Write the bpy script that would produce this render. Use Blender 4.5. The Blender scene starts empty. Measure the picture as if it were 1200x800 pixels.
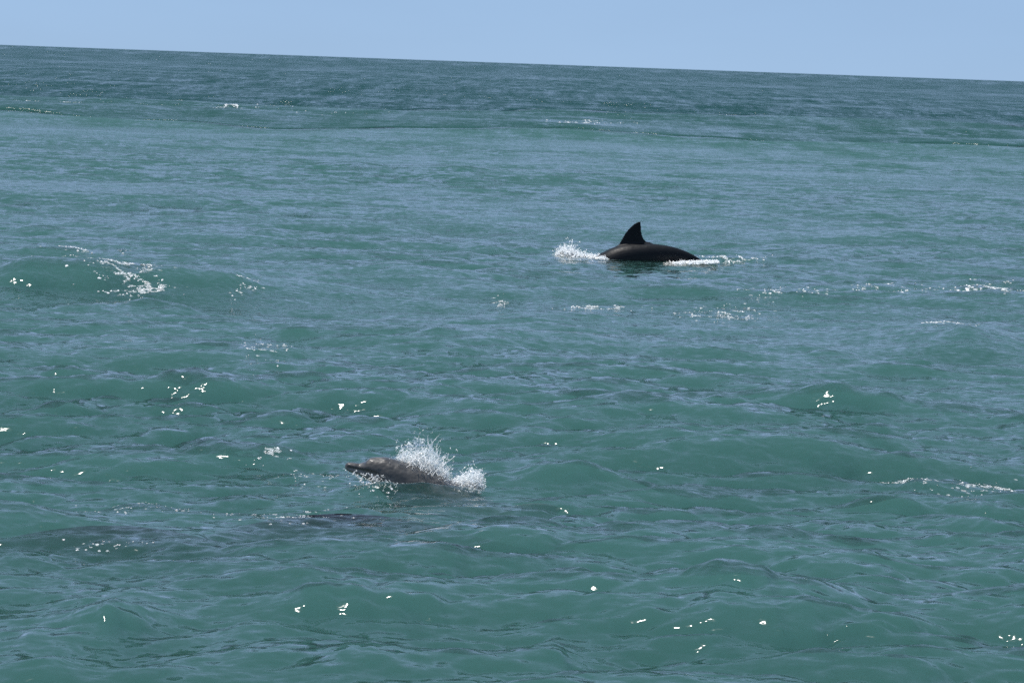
import bpy, math, random
import numpy as np
from mathutils import Vector, Matrix, Euler, noise
R = math.radians
S = bpy.context.scene
COL = S.collection
rnd = random.Random(7)

# ------------------------------------------------------------------ camera
F_PX, H_CAM = 3000.0, 2.8            # focal length in photo pixels (1200 wide), eye height in metres
PITCH = math.atan(326.3 / F_PX); ROLL = R(2.05)
cam_d = bpy.data.cameras.new('camera'); cam = bpy.data.objects.new('camera', cam_d); COL.objects.link(cam)
cam_d.sensor_width = 36; cam_d.lens = 36 * F_PX / 1200
cam_d.clip_start = 0.1; cam_d.clip_end = 60000
RM = Matrix.Rotation(R(90) - PITCH, 3, 'X') @ Matrix.Rotation(ROLL, 3, 'Z')
cam.matrix_world = Matrix.Translation((0, 0, H_CAM)) @ RM.to_4x4()
S.camera = cam

# ------------------------------------------------------------------ sky, sun, exposure
SUN_EL, SUN_AZ = R(69), R(-56)       # high sun to the left, a little beyond the animals
W = bpy.data.worlds.new('World'); S.world = W; W.use_nodes = True
wn, wl = W.node_tree.nodes, W.node_tree.links
sky = wn.new('ShaderNodeTexSky'); sky.sky_type = 'NISHITA'; sky.sun_disc = False
sky.sun_elevation = SUN_EL; sky.sun_rotation = SUN_AZ
sky.air_density = 0.42; sky.dust_density = 0.0; sky.ozone_density = 5.0; sky.altitude = 0
bg = wn['Background']; bg.inputs['Strength'].default_value = 0.05
# a thin, even veil of high cloud brightens the whole dome
vt = wn.new('ShaderNodeTexCoord'); vz = wn.new('ShaderNodeTexNoise'); vz.inputs['Scale'].default_value = 3.2; vz.inputs['Detail'].default_value = 4
vm = wn.new('ShaderNodeMapping'); vm.inputs['Scale'].default_value = (1, 1, 4); wl.new(vt.outputs['Generated'], vm.inputs[0]); wl.new(vm.outputs[0], vz.inputs['Vector'])
vr = wn.new('ShaderNodeMapRange'); vr.inputs['From Min'].default_value = .3; vr.inputs['From Max'].default_value = .7; vr.inputs['To Min'].default_value = .94; vr.inputs['To Max'].default_value = 1.06
wl.new(vz.outputs['Fac'], vr.inputs['Value'])
vs_ = wn.new('ShaderNodeVectorMath'); vs_.operation = 'SCALE'; vs_.inputs[0].default_value = (5.0, 7.5, 11.2); wl.new(vr.outputs[0], vs_.inputs['Scale'])
sk_ = wn.new('ShaderNodeVectorMath'); sk_.operation = 'SCALE'; wl.new(sky.outputs[0], sk_.inputs[0]); sk_.inputs['Scale'].default_value = .2
va_ = wn.new('ShaderNodeVectorMath'); wl.new(sk_.outputs[0], va_.inputs[0]); wl.new(vs_.outputs[0], va_.inputs[1])
wl.new(va_.outputs[0], bg.inputs['Color'])
sd = bpy.data.lights.new('sun', 'SUN'); sd.energy = 4.2; sd.angle = R(0.5); sd.color = (1.0, 0.96, 0.9)
sun = bpy.data.objects.new('sun', sd); COL.objects.link(sun)
sdir = Vector((math.sin(SUN_AZ) * math.cos(SUN_EL), math.cos(SUN_AZ) * math.cos(SUN_EL), math.sin(SUN_EL)))
sun.rotation_euler = (-sdir).to_track_quat('-Z', 'Y').to_euler(); sun.location = sdir * 50
S.view_settings.view_transform = 'Standard'; S.view_settings.look = 'None'
S.view_settings.exposure = 0.25; S.view_settings.gamma = 1
S.render.engine = 'CYCLES'
cy = S.cycles
cy.max_bounces = 8; cy.volume_bounces = 2; cy.transparent_max_bounces = 12
cy.sample_clamp_indirect = 6; cy.sample_clamp_direct = 7.0; cy.use_denoising = False


def at_y(px, py, Y):
    """world point on the photo's line of sight (px,py) at distance Y"""
    d = RM @ Vector(((px - 600) / F_PX, -(py - 400) / F_PX, -1)); t = Y / d.y
    return Vector((0, 0, H_CAM)) + d * t


def at_z(px, py, z=0.0):
    d = RM @ Vector(((px - 600) / F_PX, -(py - 400) / F_PX, -1)); t = (z - H_CAM) / d.z
    return Vector((0, 0, H_CAM)) + d * t


# ------------------------------------------------------------------ helpers
def mesh_np(name, V, Fq, mat, parent=None, smooth=True):
    """V (n,3), Fq list of equal-length index rows or list of arrays"""
    me = bpy.data.meshes.new(name)
    V = np.asarray(V, dtype=np.float32)
    groups = Fq if isinstance(Fq, list) else [Fq]
    groups = [np.asarray(g, dtype=np.int32) for g in groups if len(g)]
    me.vertices.add(len(V)); me.vertices.foreach_set('co', V.ravel())
    tot = np.concatenate([np.full(len(g), g.shape[1], np.int32) for g in groups])
    idx = np.concatenate([g.ravel() for g in groups])
    me.loops.add(len(idx)); me.loops.foreach_set('vertex_index', idx)
    st = np.zeros(len(tot), np.int32); st[1:] = np.cumsum(tot)[:-1]
    me.polygons.add(len(tot)); me.polygons.foreach_set('loop_start', st); me.polygons.foreach_set('loop_total', tot)
    me.polygons.foreach_set('use_smooth', np.full(len(tot), smooth))
    me.update(calc_edges=True); me.validate()
    o = bpy.data.objects.new(name, me); COL.objects.link(o)
    if mat: me.materials.append(mat)
    if parent: o.parent = parent
    return o


def tag(o, label=None, cat=None, group=None, kind=None):
    if label: o['label'] = label
    if cat: o['category'] = cat
    if group: o['group'] = group
    if kind: o['kind'] = kind
    return o


def new_mat(name):
    m = bpy.data.materials.new(name); m.use_nodes = True
    n = m.node_tree.nodes; n.clear()
    return m, n, m.node_tree.links


# ------------------------------------------------------------------ materials
def water_material(name, col, dens):
    m, n, l = new_mat(name)
    out = n.new('ShaderNodeOutputMaterial')
    tc = n.new('ShaderNodeTexCoord'); geo = n.new('ShaderNodeNewGeometry')
    att = n.new('ShaderNodeAttribute'); att.attribute_name = 'ripple'   # how much fine relief the mesh leaves to the material

    def ripples(scale, strength, stretch=1.0, detail=2.0):
        mp = n.new('ShaderNodeMapping'); mp.inputs['Scale'].default_value = (stretch, 1, 1)
        l.new(tc.outputs['Object'], mp.inputs['Vector'])
        nz = n.new('ShaderNodeTexNoise'); nz.inputs['Scale'].default_value = scale; nz.inputs['Detail'].default_value = detail
        l.new(mp.outputs[0], nz.inputs['Vector'])
        sub = n.new('ShaderNodeVectorMath'); sub.operation = 'SUBTRACT'; sub.inputs[1].default_value = (.5, .5, .5)
        l.new(nz.outputs['Color'], sub.inputs[0])
        mul = n.new('ShaderNodeVectorMath'); mul.operation = 'MULTIPLY'; mul.inputs[1].default_value = (strength, strength, 0)
        l.new(sub.outputs[0], mul.inputs[0])
        return mul
    a = ripples(20, .85, .5); b = ripples(5.0, 1.1, .5, 3.0); c = ripples(.9, .6, .5, 2.0)
    bs = n.new('ShaderNodeVectorMath'); bs.operation = 'ADD'; l.new(b.outputs[0], bs.inputs[0]); l.new(c.outputs[0], bs.inputs[1])
    sc = n.new('ShaderNodeVectorMath'); sc.operation = 'SCALE'; l.new(bs.outputs[0], sc.inputs[0]); l.new(att.outputs['Fac'], sc.inputs['Scale'])
    s0 = n.new('ShaderNodeVectorMath'); l.new(a.outputs[0], s0.inputs[0]); l.new(sc.outputs[0], s0.inputs[1])
    at2 = n.new('ShaderNodeAttribute'); at2.attribute_name = 'far'      # far off, only the near sides of the unresolved wavelets show
    fv = n.new('ShaderNodeVectorMath'); fv.operation = 'SCALE'; fv.inputs[0].default_value = (0, -.25, 0); 
    fm = n.new('ShaderNodeMapping'); fm.inputs['Scale'].default_value = (.6, .03, 1); l.new(tc.outputs['Object'], fm.inputs[0])
    fz = n.new('ShaderNodeTexNoise'); fz.inputs['Scale'].default_value = 1; fz.inputs['Detail'].default_value = 7; fz.inputs['Roughness'].default_value = .68; l.new(fm.outputs[0], fz.inputs['Vector'])
    fg = n.new('ShaderNodeMapRange'); fg.inputs['From Min'].default_value = .3; fg.inputs['From Max'].default_value = .7; fg.inputs['To Min'].default_value = .2; fg.inputs['To Max'].default_value = 1.75
    l.new(fz.outputs['Fac'], fg.inputs['Value'])
    fx = n.new('ShaderNodeMath'); fx.operation = 'MULTIPLY'; l.new(at2.outputs['Fac'], fx.inputs[0]); l.new(fg.outputs[0], fx.inputs[1])
    l.new(fx.outputs[0], fv.inputs['Scale'])
    s1 = n.new('ShaderNodeVectorMath'); l.new(s0.outputs[0], s1.inputs[0]); l.new(fv.outputs[0], s1.inputs[1])
    s2 = n.new('ShaderNodeVectorMath'); l.new(geo.outputs['Normal'], s2.inputs[0]); l.new(s1.outputs[0], s2.inputs[1])
    nr = n.new('ShaderNodeVectorMath'); nr.operation = 'NORMALIZE'; l.new(s2.outputs[0], nr.inputs[0])
    gl = n.new('ShaderNodeBsdfGlossy'); gl.inputs['Roughness'].default_value = .06; l.new(nr.outputs[0], gl.inputs['Normal'])
    tr = n.new('ShaderNodeBsdfTransparent')
    fr = n.new('ShaderNodeFresnel'); fr.inputs['IOR'].default_value = 1.33; l.new(nr.outputs[0], fr.inputs['Normal'])
    mx = n.new('ShaderNodeMixShader'); l.new(fr.outputs[0], mx.inputs[0]); l.new(tr.outputs[0], mx.inputs[1]); l.new(gl.outputs[0], mx.inputs[2])
    l.new(mx.outputs[0], out.inputs['Surface'])
    vs = n.new('ShaderNodeVolumeScatter'); vs.inputs['Color'].default_value = col; vs.inputs['Density'].default_value = dens
    va = n.new('ShaderNodeVolumeAbsorption'); va.inputs['Color'].default_value = col; va.inputs['Density'].default_value = dens
    ad = n.new('ShaderNodeAddShader'); l.new(vs.outputs[0], ad.inputs[0]); l.new(va.outputs[0], ad.inputs[1])
    l.new(ad.outputs[0], out.inputs['Volume'])
    m.cycles.homogeneous_volume = True
    return m


def skin_material(name, back, belly, bump=.15, coat=.5, cr=.1, spec=.5, bd=.02):
    m, n, l = new_mat(name)
    out = n.new('ShaderNodeOutputMaterial'); p = n.new('ShaderNodeBsdfPrincipled')
    att = n.new('ShaderNodeAttribute'); att.attribute_name = 'shade'
    rp = n.new('ShaderNodeValToRGB'); rp.color_ramp.elements[0].position = .25; rp.color_ramp.elements[1].position = .6
    rp.color_ramp.elements[0].color = (*belly, 1); rp.color_ramp.elements[1].color = (*back, 1)
    l.new(att.outputs['Fac'], rp.inputs[0])
    tc = n.new('ShaderNodeTexCoord')
    nz = n.new('ShaderNodeTexNoise'); nz.inputs['Scale'].default_value = 9; nz.inputs['Detail'].default_value = 5
    l.new(tc.outputs['Object'], nz.inputs['Vector'])
    r2 = n.new('ShaderNodeValToRGB'); r2.color_ramp.elements[0].position = .35; r2.color_ramp.elements[1].position = .7
    r2.color_ramp.elements[0].color = (.92, .92, .92, 1); r2.color_ramp.elements[1].color = (1.06, 1.05, 1.03, 1)
    l.new(nz.outputs['Fac'], r2.inputs[0])
    mm = n.new('ShaderNodeMix'); mm.data_type = 'RGBA'; mm.blend_type = 'MULTIPLY'; mm.inputs[0].default_value = 1
    l.new(rp.outputs[0], mm.inputs[6]); l.new(r2.outputs[0], mm.inputs[7]); l.new(mm.outputs[2], p.inputs['Base Color'])
    p.inputs['Roughness'].default_value = .5; p.inputs['IOR'].default_value = 1.36; p.inputs['Specular IOR Level'].default_value = spec
    n2 = n.new('ShaderNodeTexNoise'); n2.inputs['Scale'].default_value = 13; n2.inputs['Detail'].default_value = 1.6
    l.new(tc.outputs['Object'], n2.inputs['Vector'])
    bp = n.new('ShaderNodeBump'); bp.inputs['Strength'].default_value = bump; bp.inputs['Distance'].default_value = bd
    l.new(n2.outputs['Fac'], bp.inputs['Height'])
    p.inputs['Coat Weight'].default_value = coat; p.inputs['Coat Roughness'].default_value = cr; p.inputs['Coat IOR'].default_value = 1.33
    l.new(bp.outputs[0], p.inputs['Coat Normal']); l.new(bp.outputs[0], p.inputs['Normal'])
    l.new(p.outputs[0], out.inputs['Surface'])
    return m


def foam_material(name, clear):
    m, n, l = new_mat(name)
    out = n.new('ShaderNodeOutputMaterial'); p = n.new('ShaderNodeBsdfPrincipled')
    p.inputs['Base Color'].default_value = (.94, .96, .96, 1); p.inputs['Roughness'].default_value = .25; p.inputs['IOR'].default_value = 1.33
    p.inputs['Subsurface Weight'].default_value = 1; p.inputs['Subsurface Radius'].default_value = (1, 1, 1); p.inputs['Subsurface Scale'].default_value = .08
    c = n.new('ShaderNodeBsdfTransparent')
    tc = n.new('ShaderNodeTexCoord'); nz = n.new('ShaderNodeTexNoise'); nz.inputs['Scale'].default_value = 60; nz.inputs['Detail'].default_value = 3
    l.new(tc.outputs['Object'], nz.inputs['Vector'])
    mr = n.new('ShaderNodeMapRange'); mr.inputs['From Min'].default_value = .3; mr.inputs['From Max'].default_value = .7
    mr.inputs['To Min'].default_value = 0; mr.inputs['To Max'].default_value = clear * 2
    l.new(nz.outputs['Fac'], mr.inputs['Value'])
    m3 = n.new('ShaderNodeMixShader'); l.new(mr.outputs[0], m3.inputs[0]); l.new(p.outputs[0], m3.inputs[1]); l.new(c.outputs[0], m3.inputs[2])
    l.new(m3.outputs[0], out.inputs['Surface'])
    return m


def eye_material():
    m, n, l = new_mat('dolphin_eye')
    out = n.new('ShaderNodeOutputMaterial'); p = n.new('ShaderNodeBsdfPrincipled')
    p.inputs['Base Color'].default_value = (.01, .009, .008, 1); p.inputs['Roughness'].default_value = .08
    l.new(p.outputs[0], out.inputs['Surface'])
    return m


M_WATER = water_material('sea_water', (.13, .33, .31, 1), 1.25)              # turbid green water inshore
M_OUTER = water_material('outer_water', (.085, .25, .24, 1), 1.25)
M_OFFSHORE = water_material('offshore_water', (.042, .175, .182, 1), 1.25)     # clearer, darker water further out
M_DARK = skin_material('dark_dolphin_skin', (.005, .0062, .0085), (.02, .021, .024), .2, .03, .25, .2)
M_SUNK = skin_material('submerged_dolphin_skin', (.012, .014, .02), (.03, .034, .04), .05, 0, .3)
M_SUNK.node_tree.nodes['Principled BSDF'].inputs['Specular IOR Level'].default_value = 0
M_GREY = skin_material('grey_dolphin_skin', (.040, .037, .035), (.16, .155, .15), .5, 1.0, .045, .5, .04)
M_FOAM = foam_material('foam', .05)
M_SPRAY = foam_material('spray', .2)
def film_material():
    m, n, l = new_mat('water_film')
    out = n.new('ShaderNodeOutputMaterial')
    d = n.new('ShaderNodeBsdfDiffuse'); d.inputs['Color'].default_value = (.93, .95, .95, 1)
    t = n.new('ShaderNodeBsdfTranslucent'); t.inputs['Color'].default_value = (.93, .96, .96, 1)
    c = n.new('ShaderNodeBsdfTransparent'); g = n.new('ShaderNodeBsdfGlossy'); g.inputs['Roughness'].default_value = .2
    tc = n.new('ShaderNodeTexCoord'); nz = n.new('ShaderNodeTexNoise'); nz.inputs['Scale'].default_value = 48; nz.inputs['Detail'].default_value = 4; nz.inputs['Distortion'].default_value = 1.2
    l.new(tc.outputs['Object'], nz.inputs['Vector'])
    mr = n.new('ShaderNodeMapRange'); mr.inputs['From Min'].default_value = .4; mr.inputs['From Max'].default_value = .62; mr.inputs['To Min'].default_value = .75; mr.inputs['To Max'].default_value = .0
    l.new(nz.outputs['Fac'], mr.inputs['Value'])
    m1 = n.new('ShaderNodeMixShader'); m1.inputs[0].default_value = .55; l.new(d.outputs[0], m1.inputs[1]); l.new(t.outputs[0], m1.inputs[2])
    m2 = n.new('ShaderNodeMixShader'); m2.inputs[0].default_value = .1; l.new(m1.outputs[0], m2.inputs[1]); l.new(g.outputs[0], m2.inputs[2])
    m3 = n.new('ShaderNodeMixShader'); l.new(mr.outputs[0], m3.inputs[0]); l.new(m2.outputs[0], m3.inputs[1]); l.new(c.outputs[0], m3.inputs[2])
    l.new(m3.outputs[0], out.inputs['Surface'])
    return m


M_FILM = film_material()
M_EYE = eye_material()

# ------------------------------------------------------------------ the sea surface
rs = np.random.RandomState(11)


class Tile:
    """one periodic patch of wind waves made from a band of wavelengths (inverse FFT)"""
    def __init__(self, L, N, lo, hi, slope, ang, spread, chop, power=-4.0):
        k1 = 2 * np.pi * np.fft.fftfreq(N, L / N); kx, ky = np.meshgrid(k1, k1)
        k = np.hypot(kx, ky); k[0, 0] = 1
        lam = 2 * np.pi / k
        amp = k ** (power / 2.0)
        amp *= 1 / (1 + (lam / hi) ** 6) / (1 + (lo / lam) ** 8)
        th = np.arctan2(ky, kx) - ang
        amp *= np.abs(np.cos(th)) ** spread + .03
        amp[0, 0] = 0
        H = amp * (rs.randn(N, N) + 1j * rs.randn(N, N))
        f = lambda Z: np.real(np.fft.ifft2(Z))
        sx, sy = f(1j * kx * H), f(1j * ky * H)
        g = slope / math.sqrt(np.mean(sx ** 2 + sy ** 2))
        self.L, self.N = L, N
        self.h = (f(H) * g).astype(np.float32)
        self.dx = (f(-1j * kx / k * H) * g * chop).astype(np.float32)
        self.dy = (f(-1j * ky / k * H) * g * chop).astype(np.float32)

    def sample(self, x, y):
        N = self.N; u = (x / self.L * N) % N; v = (y / self.L * N) % N
        i = np.floor(u).astype(np.int64); j = np.floor(v).astype(np.int64); a = (u - i).astype(np.float32); b = (v - j).astype(np.float32)
        i %= N; j %= N; i2 = (i + 1) % N; j2 = (j + 1) % N
        w = ((1 - a) * (1 - b), a * (1 - b), (1 - a) * b, a * b)
        return [A[j, i] * w[0] + A[j, i2] * w[1] + A[j2, i] * w[2] + A[j2, i2] * w[3] for A in (self.h, self.dx, self.dy)]


T_SWELL = Tile(67.0, 256, 4.0, 14.0, .04, R(96), 5, 1.0)
T_CHOP = Tile(21.0, 512, .6, 2.6, .095, R(84), 2.2, 1.1)
T_CHOP2 = Tile(13.7, 512, .3, 1.0, .13, R(104), 1.6, 1.0)
T_RIP = Tile(5.3, 512, .10, .45, .135, R(88), 1.2, .7, -3.6)
T_GUST = Tile(43.0, 128, 3.0, 30.0, .1, R(75), 1.0, 0)
T_GUST.h /= T_GUST.h.std()
T_LONG = Tile(310.0, 256, 14.0, 60.0, .02, R(92), 6, .8)

# single waves one can find in the photograph: (px, py of the crest, half length in px, height m, run in front m, run behind m, skew)
CRESTS = [
    (70, 312, 130, .31, .8, 1.6, .03), (240, 322, 110, .2, .6, 1.3, .10), (170, 350, 80, .15, .4, .7, .12),
    (1130, 386, 90, .22, .7, 1.4, .02), (650, 364, 150, .14, .8, 1.5, .0), (930, 340, 190, .10, .5, 1.0, .0),
    (985, 468, 75, .2, .4, .9, -.02), (850, 509, 85, .15, .35, .8, .0), (655, 545, 60, .12, .25, .6, -.03),
    (300, 519, 95, .13, .3, .7, .0), (110, 527, 80, .11, .25, .6, .0), (340, 676, 80, .14, .28, .6, .02),
    (450, 713, 55, .12, .22, .5, .03), (870, 703, 70, .11, .22, .5, .0), (1000, 692, 50, .07, .2, .5, .0),
    (470, 569, 60, .03, .15, .3, .0), (625, 582, 75, .06, .2, .4, -.03), (40, 776, 60, .08, .2, .5, .0), (200, 640, 60, .06, .22, .5, .0), (750, 745, 70, .06, .2, .5, .0),
    (520, 640, 80, .05, .25, .5, .0), (1080, 600, 80, .07, .3, .6, .0), (120, 126, 300, .38, 4.0, 6.0, .01),
    (560, 142, 260, .28, 3.0, 6.0, .01), (500, 200, 160, .12, 1.2, 2.5, .0), (1050, 275, 110, .14, .9, 1.8, .0),
    (230, 272, 110, .13, .9, 1.8, .0), (60, 470, 90, .10, .4, .9, .03), (560, 402, 120, .09, .5, 1.0, .0), (470, 315, 110, .11, .6, 1.2, .0),
]
for _ in range(70):                                                    # short steep wavelets all over the near half
    _y = rnd.uniform(400, 800)
    _x = rnd.uniform(-60, 1260)
    if 520 < _y < 640 and 250 < _x < 720: continue
    CRESTS.append((_x, _y, rnd.uniform(22, 60), rnd.uniform(.045, .085), rnd.uniform(.13, .22), rnd.uniform(.3, .5), rnd.uniform(-.15, .15)))
_cr = []
for (px, py, hw, hh, fr_, bk_, sk_) in CRESTS:
    if py > 450: hw *= 1.35; hh *= .78
    p = at_z(px, py, hh * .8); _cr.append((p.x, p.y, hw * p.y / F_PX, hh, fr_, bk_, sk_))
LEVEL = []                                                            # keeps the mean water level at the animals
CALM = []                                                             # (x, y, rx, ry, how flat) round the animals
# wind-smoothed (-) and wind-ruffled (+) bands of water: px, py, half width, half height in the photograph, change of roughness
BANDS = [(110, 150, 190, 9, -.8), (420, 154, 150, 6, -.6), (330, 143, 260, 4, -.4), (760, 152, 220, 4, -.45), (1120, 190, 150, 4, -.7), (780, 178, 260, 5, -.4), (200, 116, 330, 6, .7), (760, 125, 300, 5, .4),
         (150, 425, 200, 14, -.5), (330, 415, 180, 10, -.45), (640, 400, 150, 12, -.5), (880, 425, 190, 10, -.45), (1080, 460, 150, 10, -.35), (250, 350, 100, 5, -.4), (90, 90, 300, 8, .3), (600, 100, 400, 8, .25)]
_bd = []
for (px, py, hw, hh, f) in BANDS:
    p = at_z(px, py); q = at_z(px, py - hh); k = at_z(px, py + hh); _bd.append((p.x, p.y, hw * p.y / F_PX, (q.y - k.y) / 2, f))


def roughness(x, y):
    g = 1 + .3 * T_GUST.sample(x, y)[0]
    for (sx, sy, rx, ry, f) in _bd:
        g = g * (1 + f * np.exp(-((x - sx) / rx) ** 2 - ((y - sy + .12 * rx * np.sin(4 * (x - sx) / rx)) / ry) ** 2))
    return np.clip(g, .12, 2)


def spacing(y):
    y = np.maximum(y, 8)
    return np.maximum(y * y / (F_PX * H_CAM), .001)


def surface(x, y):
    """displaced sea surface over the flat point (x, y)"""
    x = np.asarray(x, np.float64); y = np.asarray(y, np.float64)
    sp = spacing(np.minimum(y, 1e5))
    y = y + (5 * np.sin(x * .11) + 3.5 * np.sin(x * .31 + 1) + 1.5 * np.sin(x * .83)) * np.exp(-((y - 135) / 55) ** 2)   # ragged edge of the clearer water
    fade = lambda lam: np.clip(1.6 - sp / lam * 2.0, 0, 1)
    z = np.zeros_like(x, np.float32); ox = np.zeros_like(z); oy = np.zeros_like(z)
    for (sx, sy, c) in LEVEL: z -= (c * np.exp(-((x - sx) / 3.2) ** 2 - ((y - sy) / 6.0) ** 2)).astype(np.float32)
    gust = roughness(x, y)
    calm = np.ones_like(z)
    for (sx, sy, rx, ry, f) in CALM:
        calm *= 1 - f * np.exp(-(((x - sx) / rx) ** 2 + ((y - sy) / ry) ** 2) ** 2)
    for T, lam, g in ((T_LONG, 30., np.clip((y - 55) / 70, 0, 1)), (T_SWELL, 12., 1), (T_CHOP, 1.6, calm * np.sqrt(gust)), (T_CHOP2, .7, calm * gust), (T_RIP, .26, gust * (.5 + .5 * calm))):
        w = (fade(lam) * g).astype(np.float32)
        h, dx, dy = T.sample(x, y)
        z += h * w; ox += dx * w; oy += dy * w
    for (cx, cyy, hw, hh, fr_, bk_, sk_) in _cr:
        u = (x - cx) / hw; v = y - cyy - sk_ * (x - cx) - .10 * hw * np.sin(2.3 * u + cx)
        e = np.where(v < 0, v / fr_, v / bk_)
        m_ = hh * np.exp(-u ** 2 - np.abs(e) ** 1.45) * (1 + .10 * np.sin(4.1 * u + 3 * cx) + .07 * np.sin(9.7 * u + cyy))
        z += m_; oy -= .6 * m_ * (v < 9e9)
    return x + ox, y + oy, z


def grid_rows():
    ys = [4.0]
    while ys[-1] < 30000:
        y = ys[-1]; s = float(spacing(y))
        if y < 8: d = .08
        elif y < 60: d = s * .95
        elif y < 500: d = s * .8
        else: d = s * 2.0
        ys.append(y + d)
        if len(ys) > 3000: break
    return np.array([-400., -60., -10., 1.0] + ys)


def build_sea(name, mat, ys, shift0, shift1):
    """one closed body of water over the rows ys; shift: how far its end walls lean out of the way below the surface"""
    import bmesh
    u = np.linspace(-1, 1, 800)
    u = np.concatenate([[-40, -8, -3, -1.6, -1.25, -1.1], u, [1.1, 1.25, 1.6, 3, 8, 40]])
    wy = np.where(ys > 0, .245 * np.maximum(ys, 6) + .6, 400.)
    wy = np.maximum(wy, 2.0)
    X = u[None, :] * wy[:, None]; Y = np.repeat(ys[:, None], len(u), 1)
    px, py, pz = surface(X.ravel(), Y.ravel())
    nr, nc = X.shape
    V = np.stack([px, py, pz], 1)
    idx = np.arange(nr * nc).reshape(nr, nc)
    q = np.stack([idx[:-1, :-1], idx[:-1, 1:], idx[1:, 1:], idx[1:, :-1]], -1).reshape(-1, 4)
    # skirt and bed close the body of water
    rim = np.concatenate([idx[0, :], idx[1:, -1], idx[-1, -2::-1], idx[-2:0:-1, 0]])
    low = V[rim].copy(); low[:, 2] = -14.0
    low[:nc, 1] += shift0; low[nc + nr - 2:2 * nc + nr - 2, 1] += shift1
    b0 = len(V); V = np.concatenate([V, low]); nb = len(rim)
    a = np.arange(nb); b = (a + 1) % nb
    side = np.stack([rim[b], rim[a], b0 + a, b0 + b], 1)
    o = mesh_np(name, V, [q, side], mat)
    me = o.data; bm = bmesh.new(); bm.from_mesh(me); bm.verts.ensure_lookup_table()
    f = bm.faces.new([bm.verts[b0 + i] for i in range(nb)][::-1]); f.normal_update()
    if f.normal.z > 0: f.normal_flip()
    bm.to_mesh(me); bm.free()
    sp = spacing(np.concatenate([Y.ravel(), np.full(nb, 100.)]))
    sl = np.concatenate([roughness(X.ravel(), Y.ravel()), np.ones(nb)])
    rip = (np.clip((sp - .02) / .25, .5, 1.0) * sl).astype(np.float32)
    at = me.attributes.new('ripple', 'FLOAT', 'POINT'); at.data.foreach_set('value', rip)
    fa = (np.clip((sp - .15) / 1.2, 0, 1) * np.minimum(sl, 1.3)).astype(np.float32)
    at = me.attributes.new('far', 'FLOAT', 'POINT'); at.data.foreach_set('value', fa)
    return tag(o, kind='structure')


# ------------------------------------------------------------------ dolphins
#        s     half-width  up    down
PROF = [(0.000, .016, .012, .013), (.012, .034, .026, .028), (.05, .042, .031, .040), (.095, .046, .034, .046), (.12, .056, .050, .052),
        (.145, .074, .084, .062), (.19, .092, .102, .075), (.25, .112, .120, .100), (.34, .135, .132, .128), (.50, .170, .162, .165),
        (.75, .208, .192, .205), (1.0, .222, .205, .222), (1.25, .210, .200, .215), (1.5, .172, .180, .180), (1.75, .120, .145, .145),
        (2.0, .070, .105, .105), (2.2, .042, .072, .072), (2.35, .030, .046, .046), (2.48, .026, .022, .022), (2.55, .015, .010, .010)]
PROF = np.array(PROF)


def spine_fn(pitch, anchor_s, anchor_z):
    s = np.linspace(0, 2.6, 261); ps = np.interp(s, [a for a, _ in pitch], [R(b) for _, b in pitch])
    ker = np.hanning(25); ker /= ker.sum(); ps = np.convolve(np.pad(ps, 12, 'edge'), ker, 'valid')
    ds = s[1] - s[0]
    x = np.concatenate([[0], np.cumsum(np.cos(ps[:-1]) * ds)]); z = np.concatenate([[0], np.cumsum(np.sin(ps[:-1]) * ds)])
    z += anchor_z - np.interp(anchor_s, s, z)
    return s, x, z, ps


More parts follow.
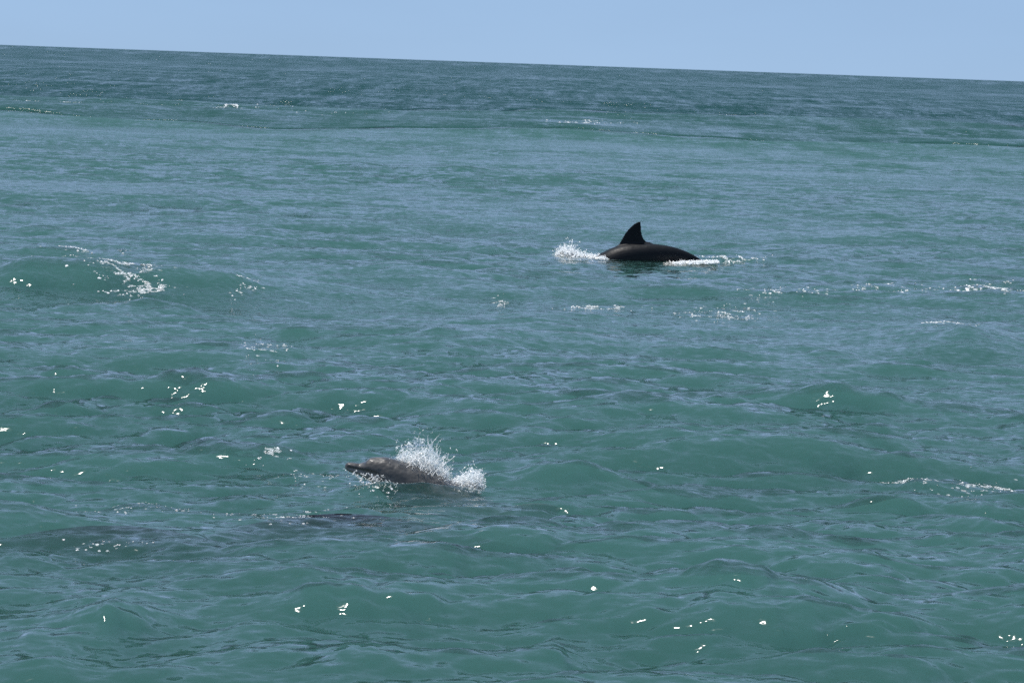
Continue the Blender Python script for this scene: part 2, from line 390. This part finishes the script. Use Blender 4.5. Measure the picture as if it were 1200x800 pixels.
def make_dolphin(name, mat, pitch, anchor_s, anchor_z, voxel, mouth=.006, fin=1.0, girth=1.0, fold=False):
    s, sx, sz, ps = spine_fn(pitch, anchor_s, anchor_z)
    fr = lambda q: (np.interp(q, s, sx), np.interp(q, s, sz), np.interp(q, s, ps))
    V, Fq = [], []

    def loft(rings, caps=True):
        b = len(V); n = len(rings[0])
        for r in rings: V.extend(r)
        for i in range(len(rings) - 1):
            for j in range(n):
                a0 = b + i * n + j; a1 = b + i * n + (j + 1) % n
                Fq.append((a0, a1, a1 + n, a0 + n))
        for ring0, flip in ((b, True), (b + (len(rings) - 1) * n, False)):
            c = len(V); V.append(tuple(np.mean(V[ring0:ring0 + n], axis=0)))
            for j in range(n):
                t = (ring0 + j, ring0 + (j + 1) % n, c)
                Fq.append(t[::-1] + () if flip else t)
    # trunk: from beak tip to tail stock
    rings = []
    for q in np.concatenate([np.linspace(0, .03, 5), np.linspace(.045, .4, 24), np.linspace(.45, 2.55, 40)]):
        x, z, p = fr(q); w, up, dn = [np.interp(q, PROF[:, 0], PROF[:, k]) for k in (1, 2, 3)]
        w *= girth
        ring = []
        for j in range(28):
            a = 2 * math.pi * j / 28
            cx, cz = math.cos(a), math.sin(a)
            h = up if cz > 0 else dn
            k = 1.0
            if mouth and .015 < q < .27:                            # line of the mouth
                lift = -.10 + 0.35 * max(0, (q - .2) / .07)
                k -= mouth / max(w, .02) * math.exp(-((cz - lift) / .22) ** 2) * min(1, (.27 - q) / .04)
            yy = w * cx * k; zz = h * cz
            ring.append((x - math.sin(p) * zz, yy, z + math.cos(p) * zz))
        rings.append(ring)
    loft(rings)

    def lens(le, te, pos, thick, lat):
        """ring of a fin section between two points, lat = direction of its thickness"""
        le, te, lat = np.array(le), np.array(te), np.array(lat); out = []
        prof = [(0, 0), (.06, .45), (.2, .9), (.4, 1.0), (.7, .6), (1, .04), (1, -.04), (.7, -.6), (.4, -1.0), (.2, -.9), (.06, -.45)]
        for u, t in prof: out.append(tuple(le + (te - le) * u + lat * t * thick))
        return out
    # dorsal fin
    x, z, p = fr(1.30); ex = np.array((math.cos(p), 0, math.sin(p))); ez = np.array((-math.sin(p), 0, math.cos(p)))
    hs = np.array([-.25, 0, .08, .2, .4, .6, .8, .92, .98, 1.0])
    LE = np.interp(hs, [-.25, -.03, .04, .37, .7, .89, .96, 1], [-.52, -.30, -.228, -.155, -.068, .012, .06, .105])
    TE = np.interp(hs, [-.25, 0, .05, .15, .37, .7, .89, 1], [.36, .255, .19, .158, .134, .130, .138, .139])
    base = np.interp(1.3, PROF[:, 0], PROF[:, 2]) - .012
    o_ = np.array((x, 0, z))
    rings = [lens(o_ + ex * le + ez * (base + h * .325 * fin), o_ + ex * te + ez * (base + h * .325 * fin), None, .024 * (1 - .75 * max(h, 0)), (0, 1, 0))
             for h, le, te in zip(hs, LE, TE)]
    loft(rings)
    # pectoral fins
    for sg in (-1, 1):
        x, z, p = fr(.62); ex = np.array((math.cos(p), 0, math.sin(p))); ez = np.array((-math.sin(p), 0, math.cos(p)))
        o_ = np.array((x, 0, z)) + ez * -.10
        out_ = np.array((0, sg * .70, 0)) + ez * -.55 + ex * .45
        if fold: out_ = np.array((0, sg * .18, 0)) + ez * -.35 + ex * .9
        rings = []
        for h, le, te in ((-.2, -.08, .1), (0, -.075, .09), (.3, -.075, .085), (.6, -.05, .07), (.85, .0, .055), (1, .045, .058)):
            c = o_ + np.array((0, sg * .15, 0)) + out_ * h * .36
            rings.append(lens(c + ex * le, c + ex * te, None, .016 * (1 - .6 * max(h, 0)), ez))
        loft(rings if sg > 0 else rings)
    # flukes
    x, z, p = fr(2.45); ex = np.array((math.cos(p), 0, math.sin(p))); ez = np.array((-math.sin(p), 0, math.cos(p)))
    o_ = np.array((x, 0, z))
    for sg in (-1, 1):
        rings = []
        for h, le, te in ((-.06, -.14, .07), (.0, -.13, .075), (.25, -.06, .12), (.5, .0, .14), (.75, .065, .16), (.92, .125, .18), (1, .175, .19)):
            c = o_ + np.array((0, sg * h * .30, 0))
            rings.append(lens(c + ex * le, c + ex * te, None, .016 * (1 - .7 * max(h, 0)), ez))
        loft(rings)
    tri = [f for f in Fq if len(f) == 3]; quad = [f for f in Fq if len(f) == 4]
    tmp = mesh_np('tmp', V, [np.array(quad), np.array(tri)], None)
    import bmesh
    bm = bmesh.new(); bm.from_mesh(tmp.data); bmesh.ops.recalc_face_normals(bm, faces=bm.faces); bm.to_mesh(tmp.data); bm.free()
    md = tmp.modifiers.new('r', 'REMESH'); md.mode = 'VOXEL'; md.voxel_size = voxel; md.use_smooth_shade = True
    sm = tmp.modifiers.new('s', 'SMOOTH'); sm.iterations = 3; sm.factor = .5
    dg = bpy.context.evaluated_depsgraph_get(); me = bpy.data.meshes.new_from_object(tmp.evaluated_get(dg))
    bpy.data.objects.remove(tmp, do_unlink=True)
    me.name = name; me.materials.clear(); me.materials.append(mat)
    me.polygons.foreach_set('use_smooth', np.ones(len(me.polygons), bool))
    co = np.zeros(len(me.vertices) * 3, np.float32); me.vertices.foreach_get('co', co); co = co.reshape(-1, 3)
    si = np.argmin((co[:, 0:1] - sx[None, ::3]) ** 2 + (co[:, 2:3] - sz[None, ::3]) ** 2, axis=1) * 3
    n_ = -np.sin(ps[si]) * (co[:, 0] - sx[si]) + np.cos(ps[si]) * (co[:, 2] - sz[si])
    hh = np.interp(s[si], PROF[:, 0], PROF[:, 3])
    at = me.attributes.new('shade', 'FLOAT', 'POINT'); at.data.foreach_set('value', np.clip(.5 + .5 * n_ / hh, 0, 1).astype(np.float32))
    o = bpy.data.objects.new(name, me); COL.objects.link(o)
    # eyes
    x, z, p = fr(.29)
    for sg in (-1, 1):
        w = np.interp(.29, PROF[:, 0], PROF[:, 1])
        c = np.array((x, sg * w * .955, z)) + np.array((math.sin(p), 0, -math.cos(p))) * .028
        ev, ef = uv_ball(c, (.014, .007, .010), 6, 8)
        e = mesh_np('eye', ev, ef, M_EYE, o)
    return o


def uv_ball(c, r, nu=5, nv=7):
    v = []; f = []
    for i in range(nu + 1):
        t = math.pi * i / nu
        for j in range(nv):
            a = 2 * math.pi * j / nv
            v.append((c[0] + r[0] * math.sin(t) * math.cos(a), c[1] + r[1] * math.sin(t) * math.sin(a), c[2] + r[2] * math.cos(t)))
    for i in range(nu):
        for j in range(nv):
            f.append((i * nv + j, i * nv + (j + 1) % nv, (i + 1) * nv + (j + 1) % nv, (i + 1) * nv + j))
    return np.array(v), np.array(f)


# where the animals are
P_FAR = at_z(741, 303, 0.0)                                           # under the dorsal fin of the far one
P_NEAR = at_z(404, 560, 0.0)                                          # under the beak tip of the near one
P_SUB = at_z(400, 600, 0.0); P_SUB2 = at_z(150, 612, 0.0)
CALM += [(P_FAR.x, P_FAR.y, 1.1, 2.2, .85), (P_NEAR.x + .5, P_NEAR.y, .9, 1.1, .85), (P_SUB.x, P_SUB.y - .2, .9, .8, .5), (P_SUB2.x, P_SUB2.y, .7, .8, .5)]
for _ in range(4):
    add = []
    for P in ((P_FAR.x, P_FAR.y), (P_NEAR.x + .4, P_NEAR.y), (P_SUB.x, P_SUB.y), (P_SUB2.x, P_SUB2.y)):
        gx, gy = np.meshgrid(np.linspace(-.7, .7, 9), np.linspace(-.5, .4, 9))
        add.append((P[0], P[1], float(np.mean(surface(P[0] + gx.ravel(), P[1] + gy.ravel())[2])) * .7))
    LEVEL += add
# water heaped up along the near side of the raised head and over the sunken back behind it
_cr.append((P_NEAR.x + .35, P_NEAR.y - .30, .42, .085, .22, .2, 0.0))
_rows = grid_rows(); _k = int(np.searchsorted(_rows, 104.0)); _k2 = int(np.searchsorted(_rows, 150.0))
build_sea('sea', M_WATER, _rows[:_k + 1], 0, -.6)
build_sea('outer_sea', M_OUTER, _rows[_k:_k2 + 1], .6, -.6)
build_sea('offshore_sea', M_OFFSHORE, _rows[_k2:], .6, 0)

far = make_dolphin('dolphin', M_DARK, [(0, 32), (.75, 34), (1.0, 27), (1.2, 10), (1.5, 5), (1.75, 1), (2.0, -12), (2.3, -24), (2.6, -24)], 1.3, .03, .012)
tag(far, 'dark dolphin arching its back with upright dorsal fin out of the water', 'dolphin')
far.location = (P_FAR.x - 1.09, P_FAR.y, 0)
near = make_dolphin('dolphin', M_GREY, [(0, -8), (.2, -12), (.34, -26), (.5, -31), (.7, -29), (1.0, -28), (1.4, -24), (1.8, -12), (2.6, -5)], 0, .085, .006, .014, fin=.6)
tag(near, 'grey dolphin raising its beak and head out of the water before a splash', 'dolphin')
near.location = (P_NEAR.x, P_NEAR.y, 0); near.rotation_euler = (0, 0, R(2))
flat = [(0, 4), (.5, 4), (1.2, -2), (1.8, -8), (2.6, -12)]
for P, lab, roll, yaw, dep in ((P_SUB, 'dark dolphin swimming just under the surface below the raised head of another', R(57), R(10), -.228),
                               (P_SUB2, 'faint dolphin shape under the water at left of the dolphins', R(57), R(-8), -.24)):
    d = make_dolphin('dolphin', M_SUNK, flat, 1.0, 0, .018, 0, fin=.4, fold=True)
    tag(d, lab, 'dolphin')
    d.matrix_world = Matrix.Translation((P.x, P.y, dep)) @ Matrix.Rotation(yaw, 4, 'Z') @ Matrix.Rotation(roll, 4, 'X') @ Matrix.Translation((-1.0, 0, 0))

# ------------------------------------------------------------------ splashes: strands, drops and torn sheets of water
OCT = np.array([(1, 0, 0), (0, 1, 0), (-1, 0, 0), (0, -1, 0), (0, 0, 1), (0, 0, -1)], float)
OCTF = np.array([(0, 1, 4), (1, 2, 4), (2, 3, 4), (3, 0, 4), (1, 0, 5), (2, 1, 5), (3, 2, 5), (0, 3, 5)])


class Spray:
    def __init__(self): self.V = []; self.F3 = []; self.n = 0

    def add(self, v, f):
        self.V.append(np.asarray(v, float)); self.F3.append(np.asarray(f) + self.n); self.n += len(v)

    def drop(self, c, r, d=(0, 0, 1), e=1.0):
        q = Vector(d).to_track_quat('Z', 'Y').to_matrix()
        self.add([tuple(Vector(c) + q @ Vector((a[0] * r, a[1] * r, a[2] * r * e))) for a in OCT], OCTF)

    def strand(self, pts, r0, r1):
        n = len(pts); v = []
        for i, p in enumerate(pts):
            t = Vector(pts[min(i + 1, n - 1)]) - Vector(pts[max(i - 1, 0)])
            q = t.to_track_quat('Z', 'Y').to_matrix(); r = (r0 + (r1 - r0) * i / (n - 1)) * (.7 + .6 * rnd.random())
            for k in range(4): v.append(tuple(Vector(p) + q @ Vector((r * math.cos(k * math.pi / 2), r * math.sin(k * math.pi / 2), 0))))
        f = []
        for i in range(n - 1):
            for k in range(4):
                a, b = i * 4 + k, i * 4 + (k + 1) % 4
                f += [(a, b, b + 4), (a, b + 4, a + 4)]
        self.add(v, f)

    def clump(self, c, r):
        """small ragged lump of white water"""
        v, f = [], []
        for a in [(0, 0, 1)] + [(math.cos(k * 1.0472), math.sin(k * 1.0472), .35) for k in range(6)] + [(math.cos(k * 1.0472 + .5), math.sin(k * 1.0472 + .5), -.45) for k in range(6)] + [(0, 0, -1)]:
            s = rnd.uniform(.6, 1.3); v.append((c[0] + a[0] * r[0] * s, c[1] + a[1] * r[1] * s, c[2] + a[2] * r[2] * s))
        for k in range(6):
            k2 = (k + 1) % 6
            f += [(0, 1 + k, 1 + k2), (1 + k, 7 + k, 1 + k2), (1 + k2, 7 + k, 7 + k2), (13, 7 + k2, 7 + k)]
        self.add(v, f)

    def build(self, name, mat):
        o = mesh_np(name, np.concatenate(self.V), np.concatenate(self.F3), mat, smooth=True)
        return tag(o, kind='stuff')


def torn_sheet(sp, bp, env, depth, lean):
    """a ruffled film of water rising from the base line, torn into lace towards its top"""
    nu, nv = 70, 40; off = rnd.uniform(0, 50); y0 = rnd.gauss(0, depth * .8); hs = rnd.uniform(.6, .95); tilt = rnd.gauss(0, .25)
    V = []; U = np.linspace(0, 1, nu); T = np.linspace(0, 1, nv)
    for u in U:
        h = float(np.interp(u, *zip(*env))) * hs * (1 + .35 * noise.noise((u * 9 + off, 0, 3.1)))
        lx = lean[0] + (lean[1] - lean[0]) * u; b = bp(u)
        for t in T:
            w = .03 * (.3 + t); k = noise.noise_vector((u * 7 + off, t * 5, off))
            V.append((b.x + h * t * lx * .9 + w * k[0], b.y + y0 + h * t * tilt + w * 1.6 * k[1], b.z + h * t - .01 + w * .7 * k[2]))
    F = []
    for i in range(nu - 1):
        for j in range(nv - 1):
            t = T[j]; q = noise.fractal((U[i] * 16 + off + .0, t * 7 - U[i] * 3, off), 1.0, 2.0, 4)
            if q > -.5 + .8 * t ** .9:
                a = i * nv + j; F += [(a, a + nv, a + nv + 1), (a, a + nv + 1, a + 1)]
    if F: sp.add(V, F)


def plume(label, mat, base, env, depth, n_str, n_drop, n_clump, lean, size=1.0):
    """base: list of world points the water leaves from; env: height of the plume along the base (0..1 -> m)"""
    base = [Vector(b) for b in base]
    root = bpy.data.objects.new('water_splash', None); COL.objects.link(root); root.location = base[len(base) // 2]; root.empty_display_size = .1
    tag(root, label, 'splash', 'splashes thrown up by the dolphins')
    part = lambda sp, nm: (lambda o: (setattr(o, 'parent', root), setattr(o, 'matrix_parent_inverse', Matrix.Translation(-root.location))))(sp.build(nm, M_FILM if nm == 'water_sheets' else mat))
    sp = Spray()

    def bp(u):
        k = u * (len(base) - 1); i = min(int(k), len(base) - 2); return base[i].lerp(base[i + 1], k - i)

    def tipdir(u): return Vector((lean[0] + (lean[1] - lean[0]) * u + rnd.gauss(0, .22), rnd.gauss(0, .35), 1)).normalized()
    jets = [(lambda u: (u, tipdir(u), rnd.uniform(.55, 1.1), rnd.gauss(0, depth)))(rnd.random()) for _ in range(max(6, n_str // 28))]
    for _ in range(n_str):
        ju, jd, jh, jy = rnd.choice(jets); u = min(max(ju + rnd.gauss(0, .045), 0), 1)
        h = np.interp(u, *zip(*env)) * jh * (rnd.random() ** .5); d = (jd + Vector((rnd.gauss(0, .09), rnd.gauss(0, .1), 0))).normalized()
        p0 = bp(u) + Vector((rnd.gauss(0, .012), rnd.gauss(0, depth), 0)); L = max(h, .02)
        a0 = rnd.uniform(0, .75); a1 = min(1, a0 + rnd.uniform(.2, .65)); pts = []
        k1, k2 = rnd.uniform(0, 6), rnd.uniform(.5, 1.8)
        for i in range(6):
            a = a0 + (a1 - a0) * i / 5
            c = p0 + d * L * a + Vector((lean[1] * .3 * L * a * a + .014 * math.sin(k1 + 7 * a * k2), .02 * math.sin(2 * k1 + 5 * a), -.12 * L * a * a * abs(d.x) * 2))
            pts.append(c)
        r = rnd.uniform(.0014, .0036) * size
        sp.strand(pts, r, r * .5)
    part(sp, 'water_strands'); sp = Spray()
    for _ in range(n_drop):
        ju, jd, jh, jy = rnd.choice(jets); u = ju + rnd.gauss(0, .07); uc = min(max(u, 0), 1)
        h = np.interp(uc, *zip(*env)) * (.4 + .6 * jh); d = (jd + Vector((rnd.gauss(0, .16), rnd.gauss(0, .15), 0))).normalized()
        a = rnd.random() ** .55 * 1.18
        c = bp(uc) + d * h * a + Vector(((u - uc) * .3 + rnd.gauss(0, .01), rnd.gauss(0, depth), 0))
        sp.drop(c, rnd.uniform(.0012, .0036) * size * (1.6 if rnd.random() < .05 else 1), d + Vector((rnd.gauss(0, .6), 0, rnd.gauss(0, .6))), rnd.choice((1, 1.4, 2.4, 4)))
    part(sp, 'droplets'); sp = Spray()
    for _ in range(n_clump):
        u = rnd.random(); h = np.interp(u, *zip(*env)); a = abs(rnd.gauss(0, .45)); d = tipdir(u)
        c = bp(u) + d * h * min(a, .8) + Vector((0, rnd.gauss(0, depth), 0))
        r = rnd.uniform(.004, .012) * size * (1.1 - min(a, .8))
        sp.clump(c, (r * 1.2, r, r))
    part(sp, 'churned_water'); sp = Spray()
    for k in range(5): torn_sheet(sp, bp, env, depth, lean)
    part(sp, 'water_sheets')


def px_dir(Y): return lambda px, py: tuple(at_y(px, py, Y))


Yn = P_NEAR.y + .06
q = px_dir(Yn)
plume('tall white spray thrown up behind the head of the grey dolphin', M_SPRAY,
      [q(464, 547), q(480, 552), q(500, 560), q(515, 567), q(530, 574)],
      [(0, .07), (.15, .18), (.3, .26), (.5, .29), (.62, .24), (.8, .11), (1, .03)], .05, 750, 420, 260, (-.3, .42), 1.05)
plume('low dense white splash at the tail side of the tall spray', M_FOAM,
      [q(522, 571), q(540, 573), q(563, 575)], [(0, .03), (.3, .09), (.7, .17), (1, .16)], .05, 300, 160, 520, (.1, .15), 1.1)
q = px_dir(P_FAR.y + .1)
plume('white splash in front of the dark dolphin where its head goes under', M_FOAM,
      [q(652, 304), q(664, 304), q(680, 304), q(706, 303)], [(0, .08), (.2, .22), (.38, .29), (.6, .19), (.8, .09), (1, .07)], .09, 360, 140, 1300, (-.5, .1), 2.0)

plume('low band of white wash along the tail of the dark dolphin', M_FOAM,
      [tuple(at_y(a, b, P_FAR.y - .32)) for a, b in ((778, 310), (800, 309), (820, 308), (842, 307))], [(0, .02), (.3, .05), (.7, .05), (1, .02)], .1, 120, 60, 900, (-.2, .4), 1.6)
plume('small white spurt where the back of the dark dolphin leaves the water', M_FOAM,
      [tuple(at_y(a, b, P_FAR.y - .2)) for a, b in ((698, 304), (706, 303), (713, 304))], [(0, .03), (.5, .06), (1, .02)], .06, 80, 40, 160, (-.3, .2), 1.4)
# water running off the raised head; white strands and drops also imitate wet glints
root = bpy.data.objects.new('drips_and_glints', None); COL.objects.link(root); root.location = at_y(437, 562, P_NEAR.y - .12); root.empty_display_size = .05
tag(root, 'dripping water and imitated sun glints on the chin of the grey dolphin', 'drips')
for nm in ('water_strands', 'droplets'):
    sp = Spray()
    for _ in range(34 if nm == 'water_strands' else 60):
        a = rnd.gauss(434, 14); top = 552 + (a - 405) * .22 + rnd.uniform(-6, 6)
        p0 = at_y(a, top, P_NEAR.y - .11 - rnd.random() * .05 - max(0, (a - 420)) * .0006)
        L = rnd.uniform(.01, .055)
        if nm == 'water_strands':
            sp.strand([p0 + Vector((.012 * math.sin(i * 1.3 + a), 0, -L * i / 4)) for i in range(5)], rnd.uniform(.002, .005), .0015)
        else:
            sp.drop(p0 - Vector((rnd.gauss(0, .02), .02, rnd.uniform(0, .06))), rnd.uniform(.002, .006), (0, 0, 1), rnd.uniform(1, 2))
    o = sp.build(nm, M_FOAM); o.parent = root; o.matrix_parent_inverse = Matrix.Translation(-root.location)

# ------------------------------------------------------------------ foam lying on the water; some white flecks stand in for sun glints
def foam_patch(name, label, spots, mat=None, group='white foam patches on the sea', kind='stuff'):
    """spots: (px, py, half width px, half height px, number, biggest piece in px)"""
    V, F3, n, MI = [], [], 0, []
    for (px, py, hw, hh, num, big) in spots:
        off = rnd.uniform(0, 90); made = 0; tries = 0
        while made < num * 2.2 and tries < num * 60:
            tries += 1
            a = px + hw * rnd.gauss(0, .55); b = py + hh * rnd.gauss(0, .55)
            if abs(noise.fractal((a * .032 + off, (b - .05 * a) * .3, off), 1, 2, 3)) > .07 + .05 * rnd.random(): continue
            made += 1
            p = at_z(a, b, 0); m = p.y / F_PX
            r = big * m * .62 * (.25 + .75 * rnd.random() ** 1.8)
            rx, ry, rz = r * rnd.uniform(.8, 1.7), r * rnd.uniform(1.0, 2.2), r * rnd.uniform(.25, .6)
            film = made % 3 == 0
            if film: rx, ry, rz = big * m * rnd.uniform(.4, 1.3), big * m * rnd.uniform(.4, 1.3), 0.0
            k0 = 7; ang = rnd.uniform(-.35, .35)
            loc = [(0, 0)] + [((rx * math.cos(k * 2 * math.pi / k0) * rnd.uniform(.5, 1.2)), (ry * math.sin(k * 2 * math.pi / k0) * rnd.uniform(.5, 1.2))) for k in range(k0)]
            xs = [p.x + u * math.cos(ang) - v * math.sin(ang) * .3 for u, v in loc]; ys = [p.y + u * math.sin(ang) + v for u, v in loc]
            V.append((xs, ys, [rz + .003 * m * 100] + [.0005 * m * 100] * k0)); F3 += [(n, n + 1 + k, n + 1 + (k + 1) % k0) for k in range(k0)]; n += k0 + 1; MI += [int(film)] * k0
    xs = np.concatenate([v[0] for v in V]); ys = np.concatenate([v[1] for v in V]); up = np.concatenate([v[2] for v in V])
    X, Y, Z = surface(xs, ys)
    o = mesh_np(name, np.stack([X, Y, Z + up], 1), np.array(F3), mat or M_FOAM)
    o.data.materials.append(M_FILM); o.data.polygons.foreach_set('material_index', np.array(MI, np.int32)[:len(o.data.polygons)])
    return tag(o, label, 'foam', group, kind)


foam_patch('foam_patch', 'thin white foam trailing to the right of the dark dolphin tail', [(855, 306, 34, 1.5, 90, 2.2)])
foam_patch('foam_patch', 'foam and imitated sun glints on the face of the big wave at far left', [(148, 330, 34, 12, 420, 2.8), (180, 342, 20, 5, 150, 2.4), (120, 322, 16, 3, 90, 2.6)])  # white flecks here also take the place of sun glints on the wave
foam_patch('foam_patch', 'small flecks of foam above the big left wave', [(95, 294, 40, 3, 40, 2.2)])
foam_patch('foam_patch', 'thin foam streak on the right end of the second left wave', [(290, 340, 20, 5, 30, 2.2)])
foam_patch('foam_patch', 'thin white foam line left below the dark dolphin', [(710, 355, 32, 2, 80, 2.4), (585, 347, 14, 4, 22, 2.2)])
foam_patch('foam_patch', 'scattered foam and imitated sun glints right below the dark dolphin', [(845, 362, 45, 8, 80, 2.2), (930, 345, 60, 5, 70, 2.2)])  # part of these white flecks imitates sun sparkle
foam_patch('foam_patch', 'white flecks of foam and imitated sun glints at the right edge level with the dark dolphin', [(1160, 340, 45, 5, 110, 2.8), (1040, 340, 50, 4, 40, 2.2)])  # foam mixed with white stand-ins for sun glints
foam_patch('foam_patch', 'short foam line on top of the right hand green wave', [(1110, 388, 26, 2, 36, 2.4)])
foam_patch('foam_patch', 'foam streaks at the right edge level with the grey dolphin', [(1070, 558, 35, 4, 60, 2.6), (1150, 563, 60, 9, 130, 2.8)])
foam_patch('foam_patch', 'broken foam bits left of the middle above the grey dolphin', [(310, 425, 24, 14, 36, 2.6)])
foam_patch('foam_patch', 'foam flecks left of the grey dolphin beak', [(320, 537, 22, 3, 30, 3.0), (370, 552, 40, 8, 30, 2.0)])
foam_patch('foam_patch', 'foam flecks over the faint submerged dolphin', [(130, 590, 90, 12, 70, 2.3), (120, 640, 40, 4, 18, 2.4)])
foam_patch('foam_patch', 'foam flecks over the dark submerged dolphin', [(330, 606, 70, 9, 60, 2.3)])
foam_patch('foam_patch', 'loose foam flecks on the water below the chin of the grey dolphin', [(440, 572, 24, 4, 40, 2.0)])
foam_patch('foam_patch', 'white breaking line on the far dark wave at left', [(285, 127, 40, 1.2, 60, 1.8), (60, 121, 60, 1.5, 40, 1.6), (150, 128, 40, 1, 24, 1.6)])
foam_patch('foam_patch', 'thin far foam streak in the middle distance at centre', [(690, 149, 50, 1.5, 40, 1.6), (420, 135, 60, 2, 20, 1.4)])
